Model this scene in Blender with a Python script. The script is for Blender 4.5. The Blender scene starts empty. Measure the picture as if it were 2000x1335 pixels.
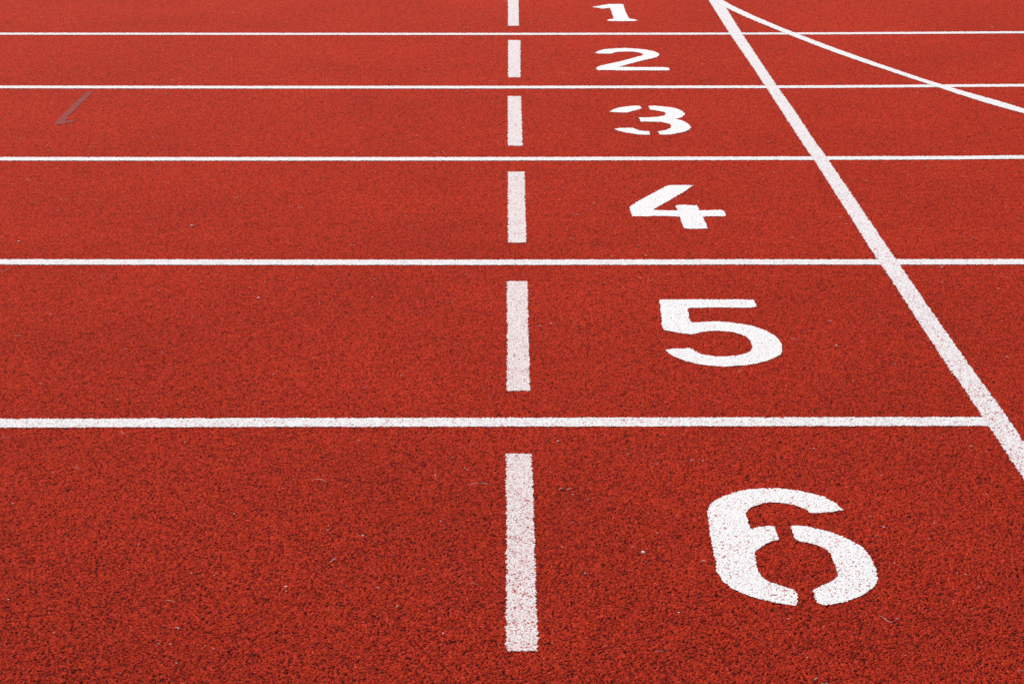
import bpy, math, numpy as np
from mathutils import Vector, Matrix

# ------------------------------------------------------------------ camera, sky, sun, exposure
SC = bpy.context.scene
COL = SC.collection
CAM_H = 1.471
PITCH = math.asin(.31132)
cam_d = bpy.data.cameras.new('camera')
cam = bpy.data.objects.new('camera', cam_d); COL.objects.link(cam)
cam.location = (0, 0, CAM_H)
cam.rotation_euler = (math.pi/2 - PITCH, 0, 0)
cam_d.sensor_width = 36.0
cam_d.lens = 36.0*3936/2000
cam_d.clip_start = .05; cam_d.clip_end = 500
SC.camera = cam

SUN_EL, SUN_AZ = math.radians(52), math.radians(-35)     # azimuth clockwise from +Y
w = bpy.data.worlds.new('World'); SC.world = w; w.use_nodes = True
nt = w.node_tree; bg = nt.nodes['Background']
sky = nt.nodes.new('ShaderNodeTexSky'); sky.sky_type = 'NISHITA'; sky.sun_disc = False
sky.sun_elevation = SUN_EL; sky.sun_rotation = SUN_AZ
sky.air_density = 1.0; sky.dust_density = 6.0; sky.ozone_density = .6
nt.links.new(sky.outputs[0], bg.inputs[0]); bg.inputs[1].default_value = .12
sun_d = bpy.data.lights.new('sun', 'SUN'); sun = bpy.data.objects.new('sun', sun_d); COL.objects.link(sun)
sun_d.energy = 1.4; sun_d.angle = math.radians(14); sun_d.color = (1, .97, .93)
dv = Vector((math.sin(SUN_AZ)*math.cos(SUN_EL), math.cos(SUN_AZ)*math.cos(SUN_EL), math.sin(SUN_EL)))
sun.rotation_euler = dv.to_track_quat('Z', 'Y').to_euler()
vs = SC.view_settings
vs.view_transform = 'Standard'; vs.look = 'None'; vs.gamma = 1; vs.use_curve_mapping = False
vs.exposure = .14
SC.cycles.use_denoising = False
SC.cycles.max_bounces = 4; SC.cycles.diffuse_bounces = 2; SC.cycles.glossy_bounces = 2

# every marking, in metres on the ground (x across the picture, y away from the camera)
DATA = {'numerals': {1: [[(0.3815,9.6089),(0.426,9.6605),(0.463,9.6991),(0.5016,9.705),(0.5334,9.6933),
 (0.5335,9.6127),(0.5323,9.4811),(0.535,9.371),(0.539,9.2633),(0.5604,9.2421),(0.5748,9.2104),(0.5573,9.1894),
 (0.5069,9.1876),(0.4622,9.1894),(0.4401,9.1964),(0.4333,9.2192),(0.4508,9.2456),(0.4667,9.2545),(0.4677,9.3349),
 (0.4666,9.4626),(0.466,9.5747),(0.4515,9.5747),(0.4303,9.5559),(0.4053,9.5842)]],2: [[(0.3445,8.3584),
 (0.3604,8.4054),(0.3881,8.4499),(0.4277,8.4678),(0.4801,8.4798),(0.5309,8.4618),(0.568,8.435),(0.5965,8.398),
 (0.6114,8.354),(0.6105,8.3104),(0.5978,8.2673),(0.5782,8.2388),(0.5403,8.1964),(0.5077,8.1543),(0.4725,8.1058),
 (0.443,8.0647),(0.427,8.0402),(0.4566,8.0402),(0.5302,8.0347),(0.6043,8.0374),(0.626,8.0307),(0.6294,8.0037),
 (0.6289,7.9701),(0.5991,7.9635),(0.526,7.9675),(0.4525,7.9635),(0.3917,7.9701),(0.36,7.9728),(0.338,7.9728),
 (0.337,8.0104),(0.3418,8.0374),(0.3593,8.0715),(0.3933,8.1127),(0.4381,8.1613),(0.4787,8.2175),(0.5143,8.2673),
 (0.539,8.2989),(0.5449,8.3322),(0.5331,8.3686),(0.5113,8.3906),(0.486,8.398),(0.4495,8.3877),(0.4284,8.376),
 (0.4141,8.3438),(0.3911,8.3423),(0.3657,8.3467)]],3: [[(0.3514,7.1584),(0.3702,7.2038),(0.3911,7.2315),
 (0.4202,7.2524),(0.4488,7.2636),(0.4676,7.2594),(0.4694,7.2107),(0.4557,7.19),(0.432,7.1653),(0.414,7.1393),
 (0.3948,7.1421),(0.3729,7.1448)],[(0.4976,7.2594),(0.5188,7.2622),(0.5488,7.2496),(0.5758,7.2357),(0.599,7.2107),
 (0.6138,7.1694),(0.6196,7.1217),(0.6127,7.0881),(0.6005,7.0547),(0.5793,7.0282),(0.5968,7.0085),(0.6104,6.9758),
 (0.6201,6.9305),(0.6217,6.8858),(0.6119,6.8479),(0.5919,6.8141),(0.5663,6.7918),(0.5439,6.7733),(0.5224,6.7671),
 (0.5045,6.7733),(0.5026,6.8229),(0.5191,6.8316),(0.5362,6.8479),(0.5505,6.8795),(0.5561,6.9177),(0.5528,6.946),
 (0.5392,6.9628),(0.5241,6.9784),(0.5001,6.9823),(0.4705,6.9849),(0.4529,6.9849),(0.4524,7.0216),(0.4503,7.0547),
 (0.4695,7.0547),(0.5054,7.0613),(0.525,7.068),(0.5428,7.0881),(0.5516,7.115),(0.5486,7.1489),(0.532,7.1694),
 (0.5135,7.1831),(0.5004,7.1941)],[(0.3545,6.8605),(0.373,6.8757),(0.3972,6.8795),(0.4211,6.8769),(0.435,6.8416),
 (0.4501,6.8291),(0.4735,6.8229),(0.4712,6.7671),(0.4515,6.7671),(0.4309,6.7733),(0.4057,6.7918),(0.3829,6.8104),
 (0.3657,6.8354)]],4: [[(0.4797,6.0407),(0.5196,6.0443),(0.5575,6.0407),(0.5312,5.9793),(0.4978,5.9098),
 (0.4651,5.8418),(0.4365,5.7863),(0.4145,5.7425),(0.4194,5.7349),(0.4543,5.7317),(0.4826,5.7317),(0.4868,5.7338),
 (0.4828,5.7698),(0.4838,5.7896),(0.4999,5.7973),(0.527,5.7951),(0.5469,5.7896),(0.5489,5.7588),(0.5486,5.7317),
 (0.5758,5.7338),(0.6139,5.7371),(0.6206,5.723),(0.6209,5.6994),(0.6204,5.6727),(0.6148,5.6653),(0.5827,5.6642),
 (0.553,5.66),(0.5533,5.62),(0.5544,5.5734),(0.5536,5.5275),(0.5302,5.5224),(0.5041,5.5224),(0.4889,5.5275),
 (0.4865,5.5632),(0.4854,5.6148),(0.4876,5.6589),(0.4627,5.6642),(0.4095,5.6674),(0.3825,5.6621),(0.3493,5.6642),
 (0.3473,5.6994),(0.347,5.7425),(0.3466,5.7698),(0.3711,5.8306),(0.4024,5.8927),(0.4407,5.9676)]],5: [[(0.3702,4.8349),
 (0.4444,4.8377),(0.5264,4.8363),(0.6055,4.8363),(0.607,4.8187),(0.6069,4.7943),(0.6059,4.7735),(0.5804,4.7666),
 (0.54,4.768),(0.4996,4.7701),(0.4687,4.7652),(0.4383,4.7652),(0.4337,4.7529),(0.4329,4.7122),(0.4316,4.6721),
 (0.4314,4.647),(0.4483,4.647),(0.4686,4.6523),(0.4927,4.6556),(0.5198,4.649),(0.5465,4.6392),(0.5724,4.6229),
 (0.5934,4.6002),(0.6099,4.5745),(0.6216,4.5428),(0.6289,4.5084),(0.63,4.4683),(0.6265,4.4319),(0.6178,4.402),
 (0.6009,4.3753),(0.5797,4.3548),(0.5553,4.3374),(0.5316,4.3258),(0.507,4.3212),(0.4842,4.3154),(0.4605,4.32),
 (0.4388,4.3258),(0.4175,4.3374),(0.3966,4.3548),(0.3778,4.3783),(0.3663,4.399),(0.3603,4.4199),(0.3562,4.4368),
 (0.3656,4.441),(0.3869,4.4452),(0.412,4.4501),(0.4205,4.438),(0.4282,4.4169),(0.4382,4.402),(0.4543,4.3931),
 (0.4726,4.3871),(0.4934,4.3883),(0.5167,4.3948),(0.5369,4.4079),(0.5499,4.4229),(0.5584,4.447),(0.5609,4.4775),
 (0.5602,4.5146),(0.5533,4.5397),(0.5379,4.5586),(0.5199,4.5733),(0.5009,4.5777),(0.4816,4.5809),(0.4616,4.5758),
 (0.4452,4.5669),(0.4283,4.5523),(0.4207,4.5542),(0.3925,4.5669),(0.3628,4.5873),(0.3611,4.6131),(0.3639,4.6721),
 (0.366,4.7393)]],6: [[(0.6209,3.4858),(0.6107,3.518),(0.5932,3.5508),(0.5691,3.5685),(0.5405,3.5846),
 (0.5107,3.5939),(0.4858,3.5928),(0.4584,3.5884),(0.4301,3.5738),(0.4079,3.5577),(0.3874,3.5365),(0.3727,3.5102),
 (0.3652,3.4791),(0.3633,3.4409),(0.3616,3.3912),(0.36,3.3427),(0.3588,3.3),(0.3582,3.2537),(0.3574,3.2064),
 (0.3635,3.1732),(0.3754,3.145),(0.3899,3.1257),(0.4062,3.1088),(0.4266,3.0961),(0.447,3.0857),(0.4658,3.0774),
 (0.4769,3.0761),(0.4819,3.0961),(0.484,3.1215),(0.4818,3.1364),(0.4765,3.145),(0.4661,3.1493),(0.4561,3.158),
 (0.4413,3.1732),(0.4323,3.1908),(0.4286,3.2153),(0.4292,3.2446),(0.4311,3.2814),(0.4343,3.2977),(0.4429,3.3141),
 (0.4565,3.3307),(0.4715,3.3427),(0.4825,3.3499),(0.4823,3.3668),(0.4821,3.3887),(0.4806,3.4085),(0.4722,3.4124),
 (0.4558,3.407),(0.4434,3.402),(0.4367,3.3986),(0.4356,3.4209),(0.435,3.4511),(0.4361,3.474),(0.4459,3.4946),
 (0.4596,3.5086),(0.4772,3.5207),(0.4917,3.5233),(0.5095,3.5196),(0.5289,3.5128),(0.5413,3.4998),(0.5496,3.4868),
 (0.5557,3.4724),(0.5715,3.4714),(0.5964,3.4766)],[(0.5111,3.4109),(0.5237,3.4134),(0.5427,3.4085),(0.5608,3.3971),
 (0.582,3.3814),(0.599,3.3643),(0.6146,3.3403),(0.6277,3.3141),(0.6337,3.2814),(0.6361,3.2446),(0.6346,3.2086),
 (0.6319,3.1842),(0.6237,3.1558),(0.6099,3.1343),(0.593,3.1151),(0.572,3.0982),(0.552,3.0857),(0.5328,3.0786),
 (0.5216,3.0761),(0.5149,3.0857),(0.513,3.1045),(0.5133,3.1257),(0.5139,3.1364),(0.5247,3.1472),(0.5416,3.1623),
 (0.5535,3.1732),(0.563,3.193),(0.5667,3.2175),(0.5671,3.2446),(0.5665,3.2721),(0.5667,3.286),(0.5597,3.3094),
 (0.5502,3.3236),(0.5359,3.3322),(0.5216,3.3403),(0.5137,3.3465),(0.5112,3.3716)]]},'tick': [(-1.5824,7.5328),
 (-1.597,7.5404),(-1.6069,7.5029),(-1.6063,7.429),(-1.6082,7.2994),(-1.6073,7.1877),(-1.6064,7.0658),(-1.6055,6.9542),
 (-1.5952,6.9374),(-1.5764,6.9374),(-1.5624,6.9607),(-1.5463,6.9736),(-1.5341,7.0063),(-1.5395,7.0194),
 (-1.5539,7.0102),(-1.5747,6.9932),(-1.5748,7.0392),(-1.5832,7.0792),(-1.5793,7.133),(-1.5796,7.1946),
 (-1.5827,7.2712),(-1.5804,7.3853)],'lanes': {5: [(-3.5699,3.9262),(-1.0699,3.9496),(-0.8029,3.9521),(-0.5355,3.9542),
 (-0.1071,3.9561),(0.1608,3.9573),(0.5361,3.9591),(0.858,3.9604),(1.0083,3.9607)],4: [(-3.8673,5.1993),
 (-1.3673,5.1811),(-1.2303,5.1801),(-0.6832,5.1776),(-0.1366,5.1766),(0.205,5.1781),(0.6562,5.1806),(0.9022,5.1801),
 (1.3128,5.1821),(1.3677,5.1831),(3.8677,5.2286)],3: [(-4.1622,6.4073),(-1.6622,6.4028),(-0.8309,6.4013),
 (0.0,6.4028),(0.9986,6.4116),(1.4327,6.4183),(1.6685,6.4287),(4.1685,6.539)],2: [(-4.4563,7.6339),(-1.9563,7.6209),
 (-0.9776,7.6158),(0.0,7.6168),(1.1745,7.6261),(1.4702,7.6374),(1.9645,7.6549),(4.4645,7.7434)],1: [(-4.7517,8.8564),
 (-2.2517,8.8444),(-1.1252,8.839),(0.0,8.8377),(0.7881,8.8444),(1.352,8.8512),(1.692,8.8621),(2.261,8.8826),
 (4.761,8.9727)]},'start': [(0.9541,10.0766),(0.9557,9.8266),(0.9577,8.8512),(0.967,8.0218),(0.9697,7.6652),
 (0.9726,7.133),(0.9748,6.6264),(0.9783,6.3976),(0.9795,5.5554),(0.9791,5.3363),(0.983,4.9425),(0.9844,4.5986),
 (0.9869,4.2709),(0.9897,4.2255),(0.9921,3.9954),(0.9931,3.7819),(0.9951,3.6397),(1.0107,2.4398),(1.0538,2.6328),
 (1.0417,3.8327),(1.0437,3.9954),(1.0385,4.2255),(1.0374,4.2709),(1.034,4.5986),(1.0314,4.9425),(1.0283,5.3363),
 (1.0276,5.5554),(1.0248,6.3976),(1.0212,6.6264),(1.0204,7.133),(1.015,7.6652),(1.0136,7.9993),(1.0118,8.8512),
 (1.018,9.8266),(1.0183,10.0766)],'curve': [(1.0229,9.8253),(1.0538,9.653),(1.0846,9.5013),(1.1155,9.3639),
 (1.1464,9.2367),(1.1772,9.1167),(1.2081,9.0023),(1.2389,8.8922),(1.2698,8.7858),(1.3007,8.6826),(1.3315,8.5823),
 (1.3624,8.4845),(1.3933,8.3889),(1.4241,8.2954),(1.455,8.2037),(1.4858,8.1137),(1.5167,8.0255),(1.5476,7.9393),
 (1.5784,7.8554),(1.6093,7.7743),(1.6402,7.6964),(1.671,7.6223),(1.7019,7.5521),(1.7327,7.4854),(1.7636,7.4209),
 (1.7945,7.356),(1.8253,7.2862),(1.8562,7.2043),(2.4596,5.831),(2.4717,5.765),(1.8364,7.1238),(1.8045,7.183),
 (1.7726,7.2478),(1.7408,7.3191),(1.7089,7.3965),(1.677,7.4783),(1.6451,7.5629),(1.6132,7.6487),(1.5813,7.7345),
 (1.5495,7.8196),(1.5176,7.9041),(1.4857,7.9883),(1.4538,8.0733),(1.4219,8.16),(1.3901,8.2495),(1.3582,8.3428),
 (1.3263,8.4405),(1.2944,8.5427),(1.2625,8.6491),(1.2307,8.759),(1.1988,8.8713),(1.1669,8.9853),(1.135,9.1005),
 (1.1031,9.218),(1.0712,9.3409),(1.0394,9.4754),(1.0075,9.6326),(0.9756,9.8298)],'dashes': {1: [(-0.0193,9.9102),
 (0.0319,9.9102),(0.0309,9.0596),(-0.0177,9.0596)],2: [(-0.017,8.6779),(0.036,8.6779),(0.0335,7.8181),
 (-0.0146,7.8181)],3: [(-0.0153,7.4436),(0.0335,7.4436),(0.0354,6.595),(-0.014,6.595)],4: [(-0.0128,6.2214),
 (0.04,6.2214),(0.0394,5.7917),(0.0396,5.3751),(-0.0109,5.3751)],5: [(-0.0135,4.9981),(0.0402,4.9981),
 (0.0386,4.5986),(0.0392,4.1524),(-0.0117,4.1524),(-0.011,4.5586)],6: [(-0.0119,3.7746),(0.0391,3.7746),
 (0.0402,3.5967),(0.0409,3.2414),(0.0406,3.0959),(0.0419,2.9614),(0.0413,2.9086),(-0.0093,2.9095),(-0.0092,3.1363),
 (-0.0105,3.4709)]},'blades': [('long thin arched dry grass blade just left of the lane 6 dash',[(-0.0827,3.6047),
 (-0.0745,3.6127),(-0.0651,3.6188),(-0.0536,3.6168),(-0.0444,3.6097)]),('pale bent grass blade in lane 6 left of its dash,below the line',
 [(-0.3864,3.637),(-0.3747,3.635),(-0.3667,3.6299),(-0.3598,3.6258)]),('short slanting straw just under the lane 6 line at the left',
 [(-0.8079,3.8999),(-0.8031,3.8896),(-0.7982,3.8804)]),('pale straw by the left edge of the photo just below the lane 6 line',
 [(-1.0454,3.8679),(-1.0393,3.8645),(-1.0322,3.8634)]),('thin straw in upper left of lane 6,below the slanting straw',
 [(-0.8666,3.6968),(-0.8596,3.6968),(-0.8522,3.6927)]),('thin pale straw low in lane 6 left half,nearly level',
 [(-0.5841,3.0948),(-0.576,3.0917),(-0.5676,3.0871)]),('straw lying flat between the lane 6 dash and numeral,lowest one',
 [(0.2295,2.9059),(0.2359,2.9073),(0.243,2.9066)]),('short straw below the line between the lane 6 dash and numeral',
 [(0.2793,3.7158),(0.2864,3.7179),(0.2924,3.72)]),('faint long straw below the right side of the numeral 6',
 [(0.6071,3.0337),(0.6156,3.0263),(0.6203,3.016),(0.6261,3.0087)]),('straw cut by the right edge near the bottom corner',
 [(0.7913,2.8378),(0.7971,2.8398),(0.8049,2.8405)]),('bright straw left of the lane 5 dash just below the lane line',
 [(-0.1239,5.0501),(-0.1174,5.0575),(-0.1113,5.0575)]),('bright level straw in lane 4 left of its dash,just above the line',
 [(-0.4489,5.3532),(-0.4405,5.3492),(-0.4296,5.341)]),('short bright straw in the middle of lane 5 left half',
 [(-0.8124,4.4208),(-0.8072,4.4136),(-0.8019,4.4093)]),('pale straw at the left photo edge just under the lane 5 line',
 [(-1.3522,5.0759),(-1.3403,5.0907),(-1.3279,5.1037)]),('thin straw near the left edge in the middle of lane 5',
 [(-1.1762,4.534),(-1.1707,4.5401),(-1.1628,4.5401)]),('short straw low in lane 5 left half',[(-0.8373,4.1608),
 (-0.8334,4.1633),(-0.8293,4.1646)]),('slanted short straw low in lane 5 left of its dash',[(-0.3274,4.1646),
 (-0.3225,4.1698),(-0.3175,4.1776)]),('curved straw above the numeral 5,right one of two',[(0.3491,4.9994),
 (0.3577,4.9994),(0.3616,5.0048),(0.3653,5.0138)]),('thin straw above the numeral 5,left one of two',[(0.324,5.0301),
 (0.3306,5.0283),(0.3361,5.0192)]),('straw right of the lane 4 dash beside its middle',[(0.1755,5.6733),
 (0.1882,5.6778),(0.1996,5.6778)]),('straw right of the lane 4 dash level with its lower end',[(0.1554,5.4067),
 (0.1637,5.4129),(0.1735,5.4129)]),('curled pale straw right of the oblique line above the lane 5 line',
 [(1.2721,5.4005),(1.2801,5.4171),(1.2884,5.4254),(1.2972,5.4254)]),('thin straw right of the oblique line in upper lane 4',
 [(1.0901,6.1075),(1.098,6.0997),(1.1052,6.092)]),('thin straw right of the oblique line in lower lane 4',
 [(1.1434,5.5165),(1.1506,5.5165),(1.1541,5.5058)]),('short straw touching the lane 5 line at the far right',
 [(1.2864,5.2551),(1.2918,5.2512),(1.2989,5.2473)]),('straw just right of the numeral 5',[(0.6571,4.5205),
 (0.6654,4.513),(0.6743,4.5101)]),('pale crooked straw in upper lane 4 left third',[(-1.3545,5.8794),(-1.3463,5.8601),
 (-1.3375,5.8601),(-1.3243,5.8673)]),('slim straw in lane 4 near the left third,slanting up right',[(-0.8312,5.877),
 (-0.8216,5.8891),(-0.8116,5.8988)]),('lower of two straws in lane 2 left third above the line',[(-1.3309,7.7701),
 (-1.3182,7.7595),(-1.3084,7.7542)]),('upper of two straws in lane 2 left third above the line',[(-1.3086,7.7994),
 (-1.298,7.7887),(-1.288,7.7727)]),('curved grey straw in lane 3 left of its dash,above the line',[(-0.2333,6.5197),
 (-0.2257,6.5063),(-0.2191,6.4722)]),('long level straw in lane 2 just left of its dash',[(-0.0919,7.7436),
 (-0.0744,7.7357),(-0.0595,7.7357)]),('faint straw in lane 1 at the right of the curved line',[(1.7524,9.1059),
 (1.78,9.1239),(1.8083,9.1203)]),('small curled straw in lane 2 right of its dash',[(0.1927,7.9187),(0.1993,7.9187),
 (0.2037,7.8913)])],'pebbles': [('large oval pale pebble between the lane 6 dash and numeral',(0.2336,3.2931),0.0043),
 ('bright white pebble in the middle of lane 4 left third',(-0.9109,5.5512),0.0042),('pale pebble in lane 5 left half,nearest the lane 5 line',
 (-0.6371,4.8491),0.0036),('white chip right of the lane 5 dash',(0.0953,4.6369),0.0028),('white chip in lane 6 right of the dash just below the line',
 (0.0943,3.842),0.0024),('white chip left of the lower left side of the numeral 6',(0.2779,3.0493),0.002),
 ('white chip right of the oblique line just under the lane 5 line',(1.1387,5.1319),0.0028),('white chip in lane 5 right of the numeral 5',
 (0.7569,4.4672),0.0024),('small grey pebble near the left edge in lane 4',(-1.3647,5.3839),0.003),('pale chip in the middle of lane 6 left of the dash',
 (-0.2704,3.3671),0.0024),('pale chip low in lane 6 left half',(-0.3872,3.1501),0.0022)],'litter': [(-1.513,6.113,-1.489,6.087),
 (-1.31,5.931,-1.296,5.933),(-1.234,5.817,-1.217,5.798),(-1.132,5.714,-1.115,5.717),(-1.029,5.653,-1.025,5.664),
 (-1.078,5.035,-1.059,5.043),(-0.614,4.162,-0.605,4.175),(-1.133,4.707,-1.129,4.705),(-0.899,4.438,-0.894,4.438),
 (-1.031,5.562,-1.028,5.564),(-0.768,5.608,-0.765,5.606),(-1.093,5.707,-1.089,5.707),(-1.137,6.24,-1.125,6.232),
 (-0.912,6.028,-0.907,6.025),(-0.806,5.309,-0.803,5.307),(-0.784,5.307,-0.78,5.305),(-0.779,5.234,-0.776,5.232),
 (-0.847,5.08,-0.844,5.074),(-0.804,4.989,-0.8,4.987),(-0.899,4.902,-0.896,4.907),(-0.777,4.226,-0.773,4.226),
 (-0.779,4.684,-0.774,4.683),(-0.672,4.935,-0.67,4.932),(-0.899,4.789,-0.896,4.789),(-0.852,4.091,-0.85,4.09),
 (-1.043,4.196,-1.037,4.193),(-1.248,5.45,-1.243,5.446),(-0.66,5.782,-0.651,5.768),(-0.135,6.245,-0.124,6.237),
 (-0.762,6.079,-0.74,6.1),(-0.25,4.249,-0.246,4.249),(-0.134,5.884,-0.13,5.882),(-0.181,5.121,-0.177,5.121),
 (-0.56,5.026,-0.556,5.026),(-0.152,4.809,-0.149,4.809),(-0.536,5.106,-0.534,5.104),(-0.132,5.078,-0.128,5.078),
 (-0.353,4.859,-0.349,4.847),(-0.312,5.657,-0.305,5.657),(-0.413,6.141,-0.411,6.139),(-0.535,4.258,-0.533,4.255),
 (-0.391,4.495,-0.388,4.495),(-0.745,6.364,-0.74,6.341),(-0.64,4.99,-0.637,4.99),(-0.481,4.8,-0.477,4.8),
 (-0.361,5.017,-0.357,5.017),(0.096,6.008,0.109,6.005),(0.07,6.202,0.077,6.213),(0.511,6.251,0.526,6.245),
 (0.06,4.615,0.071,4.614),(0.266,5.236,0.271,5.228),(0.159,4.522,0.161,4.522),(0.242,5.812,0.247,5.81),
 (0.356,5.243,0.364,5.237),(0.403,5.442,0.408,5.438),(0.235,4.98,0.239,4.98),(0.028,5.05,0.032,5.037),
 (0.344,5.331,0.35,5.335),(0.625,5.728,0.627,5.714),(0.51,4.284,0.512,4.274),(1.251,5.234,1.258,5.218),
 (0.82,4.497,0.822,4.495),(1.322,6.286,1.328,6.284),(1.236,4.925,1.247,4.928),(0.765,4.657,0.774,4.653),
 (0.776,5.423,0.783,5.417),(1.405,6.149,1.413,6.147),(1.105,4.983,1.111,4.981),(1.284,5.023,1.288,5.021),
 (0.752,4.209,0.757,4.208),(1.433,5.872,1.437,5.87),(0.952,5.571,0.956,5.569),(1.455,5.765,1.458,5.763),
 (0.807,5.575,0.807,5.562),(1.242,6.176,1.246,6.176),(1.131,4.384,1.137,4.375),(0.867,4.336,0.871,4.332),
 (0.974,4.453,0.976,4.451),(0.831,4.051,0.832,4.05),(0.821,6.216,0.829,6.21),(-0.552,2.99,-0.548,2.99),
 (-0.548,2.99,-0.545,2.986),(-0.493,2.921,-0.492,2.926),(-0.667,3.836,-0.664,3.836),(-0.665,3.75,-0.662,3.75),
 (-0.943,3.513,-0.939,3.513),(-0.67,3.322,-0.668,3.326),(-0.558,3.202,-0.556,3.201),(-0.517,3.193,-0.514,3.192),
 (-0.748,3.921,-0.744,3.918),(-0.901,3.67,-0.898,3.67),(-0.571,2.933,-0.568,2.932),(-0.551,2.928,-0.548,2.928),
 (-0.531,2.862,-0.528,2.862),(-0.614,2.833,-0.611,2.833),(-0.852,3.098,-0.849,3.096),(-0.52,3.466,-0.516,3.465),
 (-0.479,2.913,-0.477,2.912),(-0.747,2.97,-0.745,2.97),(-0.095,3.695,-0.092,3.694),(-0.091,3.692,-0.086,3.681),
 (-0.32,3.248,-0.316,3.256),(-0.316,3.256,-0.311,3.263),(-0.339,3.389,-0.335,3.389),(-0.193,3.066,-0.19,3.073),
 (-0.112,2.965,-0.112,2.973),(-0.315,3.846,-0.312,3.846),(-0.071,3.161,-0.059,3.159),(-0.121,3.749,-0.118,3.749),
 (-0.133,3.428,-0.13,3.427),(-0.338,3.408,-0.336,3.408),(-0.152,3.655,-0.148,3.652),(-0.386,3.13,-0.384,3.128),
 (-0.233,3.144,-0.227,3.141),(-0.139,3.62,-0.137,3.619),(0.213,3.31,0.219,3.314),(0.333,3.252,0.341,3.252),
 (0.106,3.582,0.113,3.59),(0.114,3.558,0.117,3.557),(0.143,3.534,0.145,3.533),(0.088,3.312,0.091,3.311),
 (0.108,3.422,0.112,3.421),(0.378,3.734,0.381,3.734),(0.263,3.375,0.266,3.375),(0.23,3.77,0.234,3.769),
 (0.09,3.584,0.098,3.59),(0.125,3.202,0.129,3.202),(0.354,3.732,0.362,3.738),(0.043,2.955,0.045,2.953),
 (0.366,3.007,0.368,3.006),(0.148,2.923,0.15,2.922),(0.459,3.799,0.463,3.798),(0.235,3.249,0.237,3.248),
 (0.679,3.409,0.682,3.399),(0.469,2.81,0.476,2.815),(0.625,2.89,0.626,2.889),(0.773,3.205,0.775,3.201),
 (0.904,3.56,0.906,3.559),(0.662,3.452,0.666,3.452),(0.657,3.362,0.661,3.362),(0.752,3.349,0.755,3.348),
 (0.776,3.421,0.778,3.418),(0.454,3.023,0.459,3.022),(0.636,3.024,0.64,3.023),(0.766,3.058,0.769,3.058),
 (0.742,3.091,0.744,3.089),(0.796,3.141,0.799,3.14),(0.608,3.803,0.612,3.8),(0.927,3.813,0.933,3.812),
 (0.721,3.66,0.722,3.655),(0.671,3.244,0.673,3.243),(0.478,2.796,0.488,2.795),(0.468,2.884,0.47,2.883),
 (0.786,3.199,0.789,3.196),(-1.741,7.845,-1.734,7.848),(-1.858,7.974,-1.841,7.955),(-1.925,7.98,-1.914,7.974),
 (-1.498,8.61,-1.488,8.619),(-1.394,7.439,-1.38,7.431),(-1.441,7.463,-1.435,7.463),(-1.525,7.969,-1.51,7.971),
 (-1.577,7.988,-1.559,7.999),(-1.259,9.149,-1.239,9.153),(-1.411,6.568,-1.388,6.572),(-1.549,6.568,-1.551,6.607),
 (-1.551,6.607,-1.547,6.636),(-1.535,6.514,-1.524,6.51),(-1.812,7.314,-1.798,7.316),(-1.696,7.29,-1.677,7.29),
 (-1.8,9.459,-1.784,9.455),(-2.055,9.371,-2.035,9.375),(-2.203,8.902,-2.186,8.902),(-1.677,8.539,-1.662,8.53),
 (-1.587,8.555,-1.581,8.555),(-1.353,8.724,-1.341,8.721),(-1.22,8.025,-1.209,8.025),(-2.269,9.596,-2.263,9.596),
 (-2.177,9.307,-2.169,9.303),(-2.058,9.248,-2.049,9.244),(-1.225,6.726,-1.22,6.724),(-1.547,6.935,-1.543,6.933),
 (-1.78,7.458,-1.775,7.456),(-1.015,7.523,-1.008,7.528),(-1.289,7.717,-1.276,7.678),(-1.306,9.049,-1.3,9.049),
 (-1.777,9.017,-1.769,9.017),(-1.552,9.724,-1.54,9.724),(-1.752,9.757,-1.738,9.748),(-2.086,9.712,-2.079,9.708),
 (-1.329,9.44,-1.269,9.413),(-1.323,7.183,-1.317,7.181),(-1.687,6.722,-1.681,6.722),(-0.254,6.478,-0.249,6.476),
 (-1.033,9.156,-1.006,9.156),(-0.158,9.417,-0.149,9.398),(-0.246,9.222,-0.233,9.27),(-0.083,8.353,-0.059,8.359),
 (-0.176,6.881,-0.16,6.879),(-0.967,8.039,-0.955,8.044),(-0.078,7.33,-0.065,7.314),(-0.813,8.383,-0.792,8.383),
 (-0.331,7.966,-0.324,7.971),(-0.327,6.751,-0.321,6.743),(-0.362,6.7,-0.356,6.694),(-0.794,7.513,-0.788,7.503),
 (-0.683,9.364,-0.676,9.36),(-0.924,9.334,-0.915,9.326),(-0.424,8.767,-0.418,8.75),(-0.297,8.639,-0.289,8.629),
 (-0.64,7.899,-0.63,7.905),(-1.04,9.303,-1.034,9.303),(-0.926,8.594,-0.917,8.59),(-0.782,7.988,-0.776,7.98),
 (-0.737,7.797,-0.732,7.791),(-0.203,9.0,-0.195,8.996),(-0.181,9.36,-0.171,9.36),(-0.55,9.648,-0.535,9.639),
 (-0.556,8.727,-0.536,8.727),(-0.122,8.717,-0.114,8.714),(-0.456,6.68,-0.439,6.68),(-0.528,6.865,-0.518,6.863),
 (-0.114,8.53,-0.109,8.527),(-0.174,7.518,-0.164,7.518),(-0.133,7.545,-0.128,7.543),(-0.526,6.491,-0.519,6.487),
 (-0.074,9.383,-0.058,9.375),(0.13,6.952,0.132,6.896),(-0.04,9.794,-0.028,9.777),(-0.086,9.533,-0.075,9.529),
 (-0.155,9.421,-0.146,9.398),(0.091,9.215,0.098,9.215),(0.118,9.544,0.126,9.541),(0.228,7.373,0.232,7.371),
 (0.23,6.763,0.243,6.759),(0.136,8.218,0.147,8.218),(0.272,8.365,0.286,8.365),(0.087,8.233,0.094,8.23),
 (0.034,7.451,0.038,7.449),(2.311,9.436,2.326,9.425),(1.63,8.298,1.635,8.289),(1.719,7.919,1.736,7.913),
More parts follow.
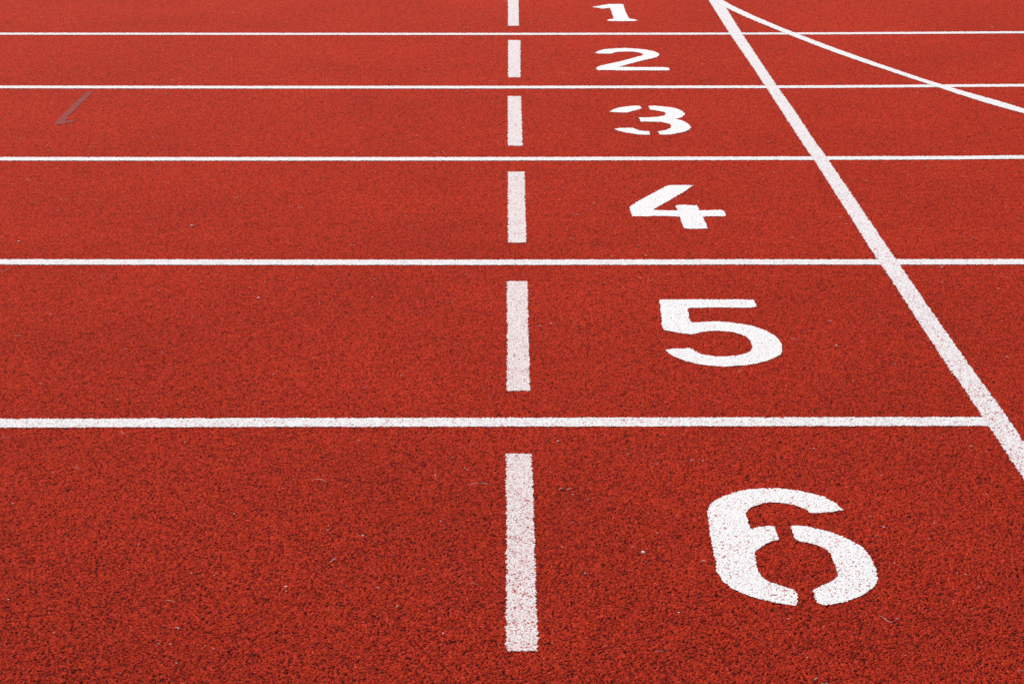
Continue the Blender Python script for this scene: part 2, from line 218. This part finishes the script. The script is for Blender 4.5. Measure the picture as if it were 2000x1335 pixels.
 (1.996,8.668,2.013,8.668),(1.052,7.513,1.08,7.505),(1.72,6.716,1.729,6.706),(1.319,6.292,1.327,6.285),
 (1.683,9.017,1.697,9.017),(1.727,9.352,1.755,9.356),(1.905,9.537,1.922,9.533),(2.087,9.367,2.098,9.364),
 (2.365,9.386,2.376,9.383),(1.905,9.095,1.91,9.092),(2.146,9.014,2.154,9.01),(1.523,7.49,1.529,7.486),
 (1.51,8.565,1.52,8.562),(1.399,7.944,1.406,7.941),(1.964,8.07,1.969,8.067),(1.249,7.354,1.255,7.352),
 (1.47,6.66,1.477,6.654),(1.84,7.314,1.845,7.311),(1.587,8.662,1.592,8.658),(1.702,8.75,1.721,8.747),(1.235,8.533,1.246,8.533),
 (1.772,7.075,1.778,7.072),(2.454,9.785,2.468,9.777)]}

rng = np.random.default_rng(7)
C0 = CAM_H*math.tan(PITCH)

# ------------------------------------------------------------------ helpers
def tag(o, label=None, cat=None, group=None, kind=None):
    if label: o['label'] = label
    if cat: o['category'] = cat
    if group: o['group'] = group
    if kind: o['kind'] = kind
    return o

def new_mesh_obj(name, V, F, mats, attrs=None):
    """V (n,3) float, F (m,4) int -> one linked mesh object"""
    me = bpy.data.meshes.new(name)
    n, m = len(V), len(F)
    me.vertices.add(n); me.loops.add(m*4); me.polygons.add(m)
    me.vertices.foreach_set('co', np.ascontiguousarray(V, dtype=np.float32).ravel())
    me.loops.foreach_set('vertex_index', np.ascontiguousarray(F, dtype=np.int32).ravel())
    me.polygons.foreach_set('loop_start', np.arange(0, m*4, 4, dtype=np.int32))
    me.update(calc_edges=True)
    for k, a in (attrs or {}).items():
        at = me.attributes.new(k, 'FLOAT', 'POINT')
        at.data.foreach_set('value', np.ascontiguousarray(a, dtype=np.float32))
    for mt in mats: me.materials.append(mt)
    o = bpy.data.objects.new(name, me); COL.objects.link(o)
    return o

def hash01(i, j, k):
    i = (i & 0xFFFFFFFF).astype(np.uint32); j = (j & 0xFFFFFFFF).astype(np.uint32)
    h = i*np.uint32(374761393) + j*np.uint32(668265263) + np.uint32((k*2246822519) & 0xFFFFFFFF)
    h = (h ^ (h >> np.uint32(13)))*np.uint32(1274126177)
    h = (h ^ (h >> np.uint32(16)))*np.uint32(2246822519)
    h = h ^ (h >> np.uint32(15))
    return (h & np.uint32(0xFFFFFF)).astype(np.float32)/np.float32(0x1000000)

def value_noise(x, y, size, k):
    a = x/size; b = y/size
    i = np.floor(a).astype(np.int64); j = np.floor(b).astype(np.int64)
    fx = (a-i).astype(np.float32); fy = (b-j).astype(np.float32)
    fx = fx*fx*(3-2*fx); fy = fy*fy*(3-2*fy)
    return ((hash01(i, j, k)*(1-fx)+hash01(i+1, j, k)*fx)*(1-fy)
            + (hash01(i, j+1, k)*(1-fx)+hash01(i+1, j+1, k)*fx)*fy)

GR = .0028                                             # granule pitch, metres
FLOOR = -.0032
def granules(x, y):
    """height and per-granule tone of the crumb-rubber surface"""
    a = x/(GR*1.3); b = y/GR
    i0 = np.floor(a).astype(np.int64); j0 = np.floor(b).astype(np.int64)
    z = np.full(x.shape, FLOOR, np.float32); tone = np.full(x.shape, .5, np.float32)
    loose = value_noise(x, y, .009, 31)
    for di in (-1, 0, 1):
        for dj in (-1, 0, 1):
            i = i0+di; j = j0+dj
            px = hash01(i, j, 1); py = hash01(i, j, 2)
            hh = hash01(i, j, 3); an = hash01(i, j, 4)*math.pi; el = hash01(i, j, 5)
            dx = (a-(i+px)).astype(np.float32); dy = (b-(j+py)).astype(np.float32)
            c, s = np.cos(an), np.sin(an)
            u = (dx*c+dy*s)/(.78+.45*el); v = (-dx*s+dy*c)/(.78-.22*el)
            d2 = u*u+v*v
            top = (hh-.5)*.0025 + (loose-.5)*.0010
            top = np.where(hh < .12, -.0022, top)       # missing granules leave pits
            q = top - .0040*d2
            win = q > z
            z = np.where(win, q, z); tone = np.where(win, hash01(i, j, 6), tone)
    return np.maximum(z, FLOOR), tone

# ------------------------------------------------------------------ materials
def node(t, kind, **kw):
    n = t.nodes.new(kind)
    for k, v in kw.items(): setattr(n, k, v)
    return n

def base_mat(name):
    m = bpy.data.materials.new(name); m.use_nodes = True
    t = m.node_tree; b = t.nodes['Principled BSDF']
    return m, t, b

def ramp(t, src, stops):
    r = node(t, 'ShaderNodeValToRGB'); e = r.color_ramp.elements
    while len(e) < len(stops): e.new(.5)
    for k, (p, c) in enumerate(stops):
        e[k].position = p; e[k].color = (*c, 1) if not isinstance(c, float) else (c, c, c, 1)
    t.links.new(src, r.inputs[0]); return r.outputs[0]

def mixc(t, fac, a, b, mode='MIX'):
    n = node(t, 'ShaderNodeMix', data_type='RGBA', blend_type=mode)
    for s, v in ((n.inputs[0], fac), (n.inputs[6], a), (n.inputs[7], b)):
        if hasattr(v, 'links'): t.links.new(v, s)
        elif isinstance(v, tuple): s.default_value = (*v, 1)
        else: s.default_value = v
    return n.outputs[2]

def math_n(t, op, a, b=None, clamp=False):
    n = node(t, 'ShaderNodeMath', operation=op, use_clamp=clamp)
    for s, v in zip(n.inputs, (a, b)):
        if v is None: continue
        if hasattr(v, 'links'): t.links.new(v, s)
        else: s.default_value = v
    return n.outputs[0]

def noise(t, scale, detail=2, rough=.5):
    g = node(t, 'ShaderNodeNewGeometry')
    n = node(t, 'ShaderNodeTexNoise'); n.inputs['Scale'].default_value = scale
    n.inputs['Detail'].default_value = detail; n.inputs['Roughness'].default_value = rough
    t.links.new(g.outputs['Position'], n.inputs['Vector']); return n.outputs[0]

def attr(t, name): return node(t, 'ShaderNodeAttribute', attribute_name=name).outputs['Fac']

def rubber_colour(t, bare=0.0):
    """red EPDM granules of slightly different tone with the shade in the gaps painted into the colour by height"""
    tone = attr(t, 'tone')
    red = ramp(t, tone, [(0, (.20, .013, .008)), (.06, (.33, .021, .009)), (.5, (.452, .029, .0100)), (.93, (.545, .043, .017)), (1, (.61, .085, .047))])
    patch = ramp(t, noise(t, 1.6, 4, .6), [(.3, .91), (.7, 1.07)])
    red = mixc(t, 1.0, red, patch, 'MULTIPLY')
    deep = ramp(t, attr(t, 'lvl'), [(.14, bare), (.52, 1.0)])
    return mixc(t, deep, (.040, .0045, .0045), red)  # near-black red is painted shade between granules, on top of real occlusion

def rubber_mat():
    m, t, b = base_mat('red_crumb_rubber')
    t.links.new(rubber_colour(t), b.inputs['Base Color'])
    b.inputs['Roughness'].default_value = .95
    b.inputs['Specular IOR Level'].default_value = .10
    bp = node(t, 'ShaderNodeBump'); bp.inputs['Strength'].default_value = .35; bp.inputs['Distance'].default_value = .0006
    t.links.new(noise(t, 900, 2), bp.inputs['Height']); t.links.new(bp.outputs[0], b.inputs['Normal'])
    return m

def paint_mat(name, white, cover, soft=.10, grime=.06, thin=0.0):
    """road paint on the granule tops; red shows where the paint did not reach or wore off.
    cover: level below which the rubber is bare"""
    m, t, b = base_mat(name)
    lvl = attr(t, 'lvl')
    n = noise(t, 260, 3, .6); n2 = noise(t, 18, 3, .6)
    v = math_n(t, 'ADD', lvl, math_n(t, 'MULTIPLY', math_n(t, 'SUBTRACT', n, .5), .75))
    v = math_n(t, 'ADD', v, math_n(t, 'MULTIPLY', math_n(t, 'SUBTRACT', n2, .5), .25))
    cov = ramp(t, v, [(max(cover-soft, 0.0), 0.0), (cover+soft, 1.0)])
    if thin: cov = math_n(t, 'MULTIPLY', cov, 1-thin)
    g = ramp(t, noise(t, 40, 4, .65), [(.35, 1-grime), (.6, 1.0)])
    wc = mixc(t, 1.0, white, g, 'MULTIPLY')
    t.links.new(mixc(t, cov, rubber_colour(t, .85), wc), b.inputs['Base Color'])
    b.inputs['Roughness'].default_value = .85
    b.inputs['Specular IOR Level'].default_value = .12
    return m

RUBBER = rubber_mat()
P_LANE = paint_mat('white_lane_paint', (.80, .813, .81), .16, grime=.09)
P_NUM = paint_mat('white_numeral_paint', (.83, .843, .84), .12, grime=.03)
P_DASH = paint_mat('thin_worn_white_paint', (.80, .79, .782), .20, .17, .05, .10)
P_START = paint_mat('white_start_line_paint', (.80, .81, .815), .22, thin=.05)
P_TICK = paint_mat('faded_grey_paint', (.205, .064, .062), .35, .16, thin=.12)
def simple_mat(name, col, col2, rough=.6, sc=300):
    m, t, b = base_mat(name)
    t.links.new(ramp(t, noise(t, sc, 2), [(.35, col), (.65, col2)]), b.inputs['Base Color'])
    b.inputs['Roughness'].default_value = rough
    return m
STRAW = simple_mat('dry_grass', (.42, .30, .27), (.70, .60, .56))
STONE = simple_mat('pale_stone', (.55, .46, .42), (.84, .80, .76), sc=700)

# ------------------------------------------------------------------ the track sheet
# one granular sheet; its mesh is finest in front of the camera and widens outwards
PX = PITCH_PX = 1.0
step = PX/2121.0
def spread(a, b, s, outer, grow=1.35):
    """even steps between a and b, then ever wider steps out to +-outer"""
    core = np.arange(a, b+s, s)
    out = []; d = s*2; v = core[-1]
    while v < outer[1]: v += d; out.append(v); d *= grow
    inn = []; d = s*2; v = core[0]
    while v > outer[0]: v -= d; inn.append(v); d *= grow
    return np.array(inn[::-1]+core.tolist()+out)
U = spread(-.275, .275, step, (-3.2, 3.2))
T = spread(math.log(3.05), math.log(11.1), step, (math.log(.55), math.log(70)))
X_ = np.exp(T)                                          # y + C0
NR, NC = len(T), len(U)
GX = (X_[:, None]*U[None, :])
GY = np.repeat((X_-C0)[:, None], NC, 1)
GZ = np.empty((NR, NC), np.float32); GT = np.empty((NR, NC), np.float32)
for r in range(0, NR, 256):
    GZ[r:r+256], GT[r:r+256] = granules(GX[r:r+256], GY[r:r+256])
# where the mesh is coarser than the granules it keeps only the part of the relief it can carry
lod = np.interp(X_, [3.6, 6.0, 11.0], [1.0, .85, .66])[:, None].astype(np.float32)
GZ = (.0004+(GZ-.0004)*lod).astype(np.float32); GT = .5+(GT-.5)*(.35+.65*lod)
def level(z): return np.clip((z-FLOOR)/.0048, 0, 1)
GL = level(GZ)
GZ -= np.float32(.0018)                                 # painted surface lies at z = 0
idx = np.arange(NR*NC, dtype=np.int32).reshape(NR, NC)
F = np.stack([idx[:-1, :-1], idx[:-1, 1:], idx[1:, 1:], idx[1:, :-1]], -1).reshape(-1, 4)
V = np.stack([GX.ravel(), GY.ravel(), GZ.ravel()], -1)
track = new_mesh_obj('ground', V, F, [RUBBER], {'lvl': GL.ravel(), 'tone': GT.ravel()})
tag(track, kind='structure')
del V, F

# ------------------------------------------------------------------ painted markings
def inside(px, py, poly):
    res = np.zeros(px.shape, bool); n = len(poly)
    for k in range(n):
        x0, y0 = poly[k]; x1, y1 = poly[(k+1) % n]
        if y0 == y1: continue
        c = (y0 > py) != (y1 > py)
        res ^= c & (px < (x1-x0)*(py-y0)/(y1-y0)+x0)
    return res

def sub(A, r0, r1, c0, c1, k):
    """bilinear refinement by k of a block of the sheet"""
    B = A[r0:r1+1, c0:c1+1].astype(np.float64)
    ri = np.linspace(0, B.shape[0]-1, (B.shape[0]-1)*k+1); a = np.minimum(ri.astype(int), B.shape[0]-2); f = (ri-a)[:, None]
    B = B[a]*(1-f)+B[a+1]*f
    ci = np.linspace(0, B.shape[1]-1, (B.shape[1]-1)*k+1); a = np.minimum(ci.astype(int), B.shape[1]-2); f = (ci-a)[None, :]
    return B[:, a]*(1-f)+B[:, a+1]*f

def fill(z, ref=-.0012, k=.38):
    """the paint half fills the gaps between granules"""
    return np.where(z < ref, ref-(ref-z)*k, z)

def marking(name, polys, mat, lift, label, cat, group=None, rag=.0024):
    xs = np.array([p[0] for q in polys for p in q]); ys = np.array([p[1] for q in polys for p in q])
    e = .02
    t0, t1 = math.log(ys.min()-e+C0), math.log(ys.max()+e+C0)
    r0 = max(np.searchsorted(T, t0)-2, 0); r1 = min(np.searchsorted(T, t1)+2, NR-1)
    us = np.concatenate([(xs-e)/(ys+C0), (xs+e)/(ys+C0)])
    c0 = max(np.searchsorted(U, us.min())-2, 0); c1 = min(np.searchsorted(U, us.max())+2, NC-1)
    k = 2
    x, y, z, l, tn = (sub(A, r0, r1, c0, c1, k) for A in (GX, GY, GZ, GL, GT))
    cx = (x[:-1, :-1]+x[1:, 1:])*.5; cy = (y[:-1, :-1]+y[1:, 1:])*.5
    sx = (value_noise(cx, cy, .004, 11)-.5)*2*rag + (value_noise(cx, cy, .012, 13)-.5)*rag
    sy = (value_noise(cx, cy, .004, 12)-.5)*2*rag + (value_noise(cx, cy, .012, 14)-.5)*rag
    # coarse outer columns: no sideways scatter
    keep = np.zeros(cx.shape, bool)
    for q in polys: keep |= inside(cx+sx, cy+sy, q)
    R, Cc = np.nonzero(keep); W = x.shape[1]
    f = np.stack([R*W+Cc, R*W+Cc+1, (R+1)*W+Cc+1, (R+1)*W+Cc], -1)
    used, inv = np.unique(f.ravel(), return_inverse=True)
    v = np.stack([x.ravel()[used], y.ravel()[used], fill(z.ravel()[used])+lift], -1)
    o = new_mesh_obj(name, v, inv.reshape(-1, 4), [mat], {'lvl': l.ravel()[used], 'tone': tn.ravel()[used]})
    return tag(o, label, cat, group)

def ribbon(pl, w):
    P = np.array(pl); t = np.gradient(P, axis=0); t /= np.linalg.norm(t, axis=1)[:, None]
    n = np.stack([-t[:, 1], t[:, 0]], -1)*w/2
    return [tuple(p) for p in P+n] + [tuple(p) for p in (P-n)[::-1]]

ORD = {1: 'farthest', 2: 'second farthest', 3: 'middle', 4: 'second nearest', 5: 'nearest'}
LLAB = {1: 'thin white lane line between the numerals 1 and 2, farthest of the five',
        2: 'white lane line between the numerals 2 and 3, crossed by the curved line at right',
        3: 'white lane line between the numerals 3 and 4, running the full width',
        4: 'white lane line between the numerals 4 and 5, running the full width',
        5: 'broad white lane line between the numerals 5 and 6, ending at the oblique line'}
WID = {1: .052, 2: .052, 3: .05, 4: .051, 5: .0525}
for k, pl in DATA['lanes'].items():
    marking('lane_line', [ribbon(pl, WID[k])], P_LANE, .0005, LLAB[k], 'lane line', 'white lane lines across the track', .002)

DLAB = {1: 'white dash cut by the top edge, left of the numeral 1',
        2: 'short white dash left of the numeral 2', 3: 'white dash left of the numeral 3',
        4: 'worn white dash left of the numeral 4', 5: 'long worn white dash left of the numeral 5',
        6: 'longest worn white dash, in the foreground left of the numeral 6'}
for k, q in DATA['dashes'].items():
    marking('painted_dash', [q], P_DASH, .0005, DLAB[k], 'painted dash', 'row of white dashes, one in each lane')

NLAB = {1: 'white painted numeral 1 with a flat foot, at the top of the photo',
        2: 'white painted numeral 2 in the second lane', 3: 'white stencilled numeral 3 in three pieces',
        4: 'white painted numeral 4 with an open top', 5: 'white painted numeral 5 between two lane lines',
        6: 'large white stencilled numeral 6 in the foreground'}
for k, q in DATA['numerals'].items():
    marking('lane_number', q, P_NUM, .0006, NLAB[k], 'lane number', 'white lane numbers 1 to 6', .0017)

marking('start_line', [DATA['start']], P_START, .0009, 'straight oblique white start line crossing the lanes at right', 'start line')
marking('curved_line', [DATA['curve']], P_LANE, .0012, 'curved white line branching off the oblique line toward the right edge', 'curved line')
marking('faded_mark', [DATA['tick']], P_TICK, .0005, 'faded grey tick mark in the third lane at far left', 'faded mark', None, .0012)

# ------------------------------------------------------------------ litter lying on the track
def ground_z(x, y):
    r = int(np.clip(np.searchsorted(T, math.log(y+C0)), 1, NR-1)); c = int(np.clip(np.searchsorted(U, x/(y+C0)), 1, NC-1))
    return float(GZ[r-1:r+1, c-1:c+1].max())

def smooth(pts, n=4):
    P = np.array(pts, float)
    if len(P) < 3: P = np.array([P[0], P.mean(0)+np.array([0, .002]), P[-1]])
    out = []
    Q = np.vstack([2*P[0]-P[1], P, 2*P[-1]-P[-2]])
    for k in range(1, len(Q)-2):
        for s in range(n):
            t = s/n; a, b, c, d = Q[k-1], Q[k], Q[k+1], Q[k+2]
            out.append(.5*((2*b)+(c-a)*t+(2*a-5*b+4*c-d)*t*t+(3*b-a-3*c+d)*t**3))
    out.append(P[-1]); return np.array(out)

def blade_geo(pts, r, lift=.0012):
    """tapered flattened stalk along ground points: 5-sided tube"""
    P = smooth(pts); n = len(P); k = 5
    z = np.array([ground_z(*p) for p in P]); z = np.convolve(np.pad(z, 1, 'edge'), [.25, .5, .25], 'valid')+lift
    t = np.gradient(P, axis=0); t /= np.maximum(np.linalg.norm(t, axis=1), 1e-9)[:, None]
    V = []; F = []
    for i in range(n):
        rr = r*(.35+.65*math.sin(math.pi*min(max((i+.6)/(n+.2), 0), 1))**.6)
        nx, ny = -t[i, 1], t[i, 0]
        for j in range(k):
            a = 2*math.pi*j/k
            V.append((P[i, 0]+nx*rr*math.cos(a), P[i, 1]+ny*rr*math.cos(a), z[i]+rr*.8*math.sin(a)+.0003))
    for i in range(n-1):
        for j in range(k):
            F.append((i*k+j, i*k+(j+1) % k, (i+1)*k+(j+1) % k, (i+1)*k+j))
    return V, F

import bmesh
def py_obj(name, V, F, mat):
    me = bpy.data.meshes.new(name); me.from_pydata(V, [], F); me.materials.append(mat)
    o = bpy.data.objects.new(name, me); COL.objects.link(o)
    return o

for lab, pts in DATA['blades']:
    V, F = blade_geo(pts, rng.uniform(.00036, .00052))
    n = len(V); F = F+[tuple(range(4, -1, -1)), tuple(range(n-5, n))]
    tag(py_obj('grass_blade', V, F, STRAW), lab, 'grass blade', 'dry grass blades lying on the track')

def pebble(x, y, r, name='pebble'):
    bm = bmesh.new(); bmesh.ops.create_icosphere(bm, subdivisions=2, radius=1)
    a = rng.uniform(0, 3); ph = rng.uniform(0, 6, 3)
    for v in bm.verts:
        c = v.co; d = 1+.12*math.sin(3*c.x+ph[0])+.10*math.sin(4*c.y+ph[1])+.08*math.sin(5*c.z+ph[2])
        X, Y, Zz = c.x*r*d*1.15, c.y*r*d*.85, c.z*r*d*.55
        v.co = (X*math.cos(a)-Y*math.sin(a), X*math.sin(a)+Y*math.cos(a), Zz)
    me = bpy.data.meshes.new(name); bm.to_mesh(me); bm.free(); me.materials.append(STONE)
    for p in me.polygons: p.use_smooth = True
    o = bpy.data.objects.new(name, me); COL.objects.link(o)
    o.location = (x, y, ground_z(x, y)+r*.30); return o
for lab, (x, y), r in DATA['pebbles']:
    tag(pebble(x, y, r), lab, 'pebble', 'pale pebbles and chips lying on the track')

# the fine litter nobody could count: bits of straw and dust flecks
LV, LF = [], []
def litter(pts, r, lift=.0012):
    V, F = blade_geo(pts, r, lift); b = len(LV)
    LV.extend(V); LF.extend([tuple(b+i for i in f) for f in F])
for x0, y0, x1, y1 in DATA['litter']:
    d = math.hypot(x1-x0, y1-y0)
    litter([(x0, y0), (x1, y1)], .0009 if d < .012 else rng.uniform(.0003, .0004))
for k in range(260):
    X = math.exp(rng.uniform(math.log(5.8), math.log(11))); u = rng.uniform(-.27, .27)
    x, y = X*u, X-C0; a = rng.uniform(0, math.pi); d = rng.uniform(.001, .004)*(1 if rng.random() < .7 else 2.2)
    litter([(x-d*math.cos(a), y-d*math.sin(a)), (x+d*math.cos(a), y+d*math.sin(a))], rng.uniform(.0005, .0009))
lt = py_obj('grass_litter', LV, LF, STRAW)
tag(lt, 'tiny pale flecks of straw and grit strewn over the red track', 'litter', None, 'stuff')
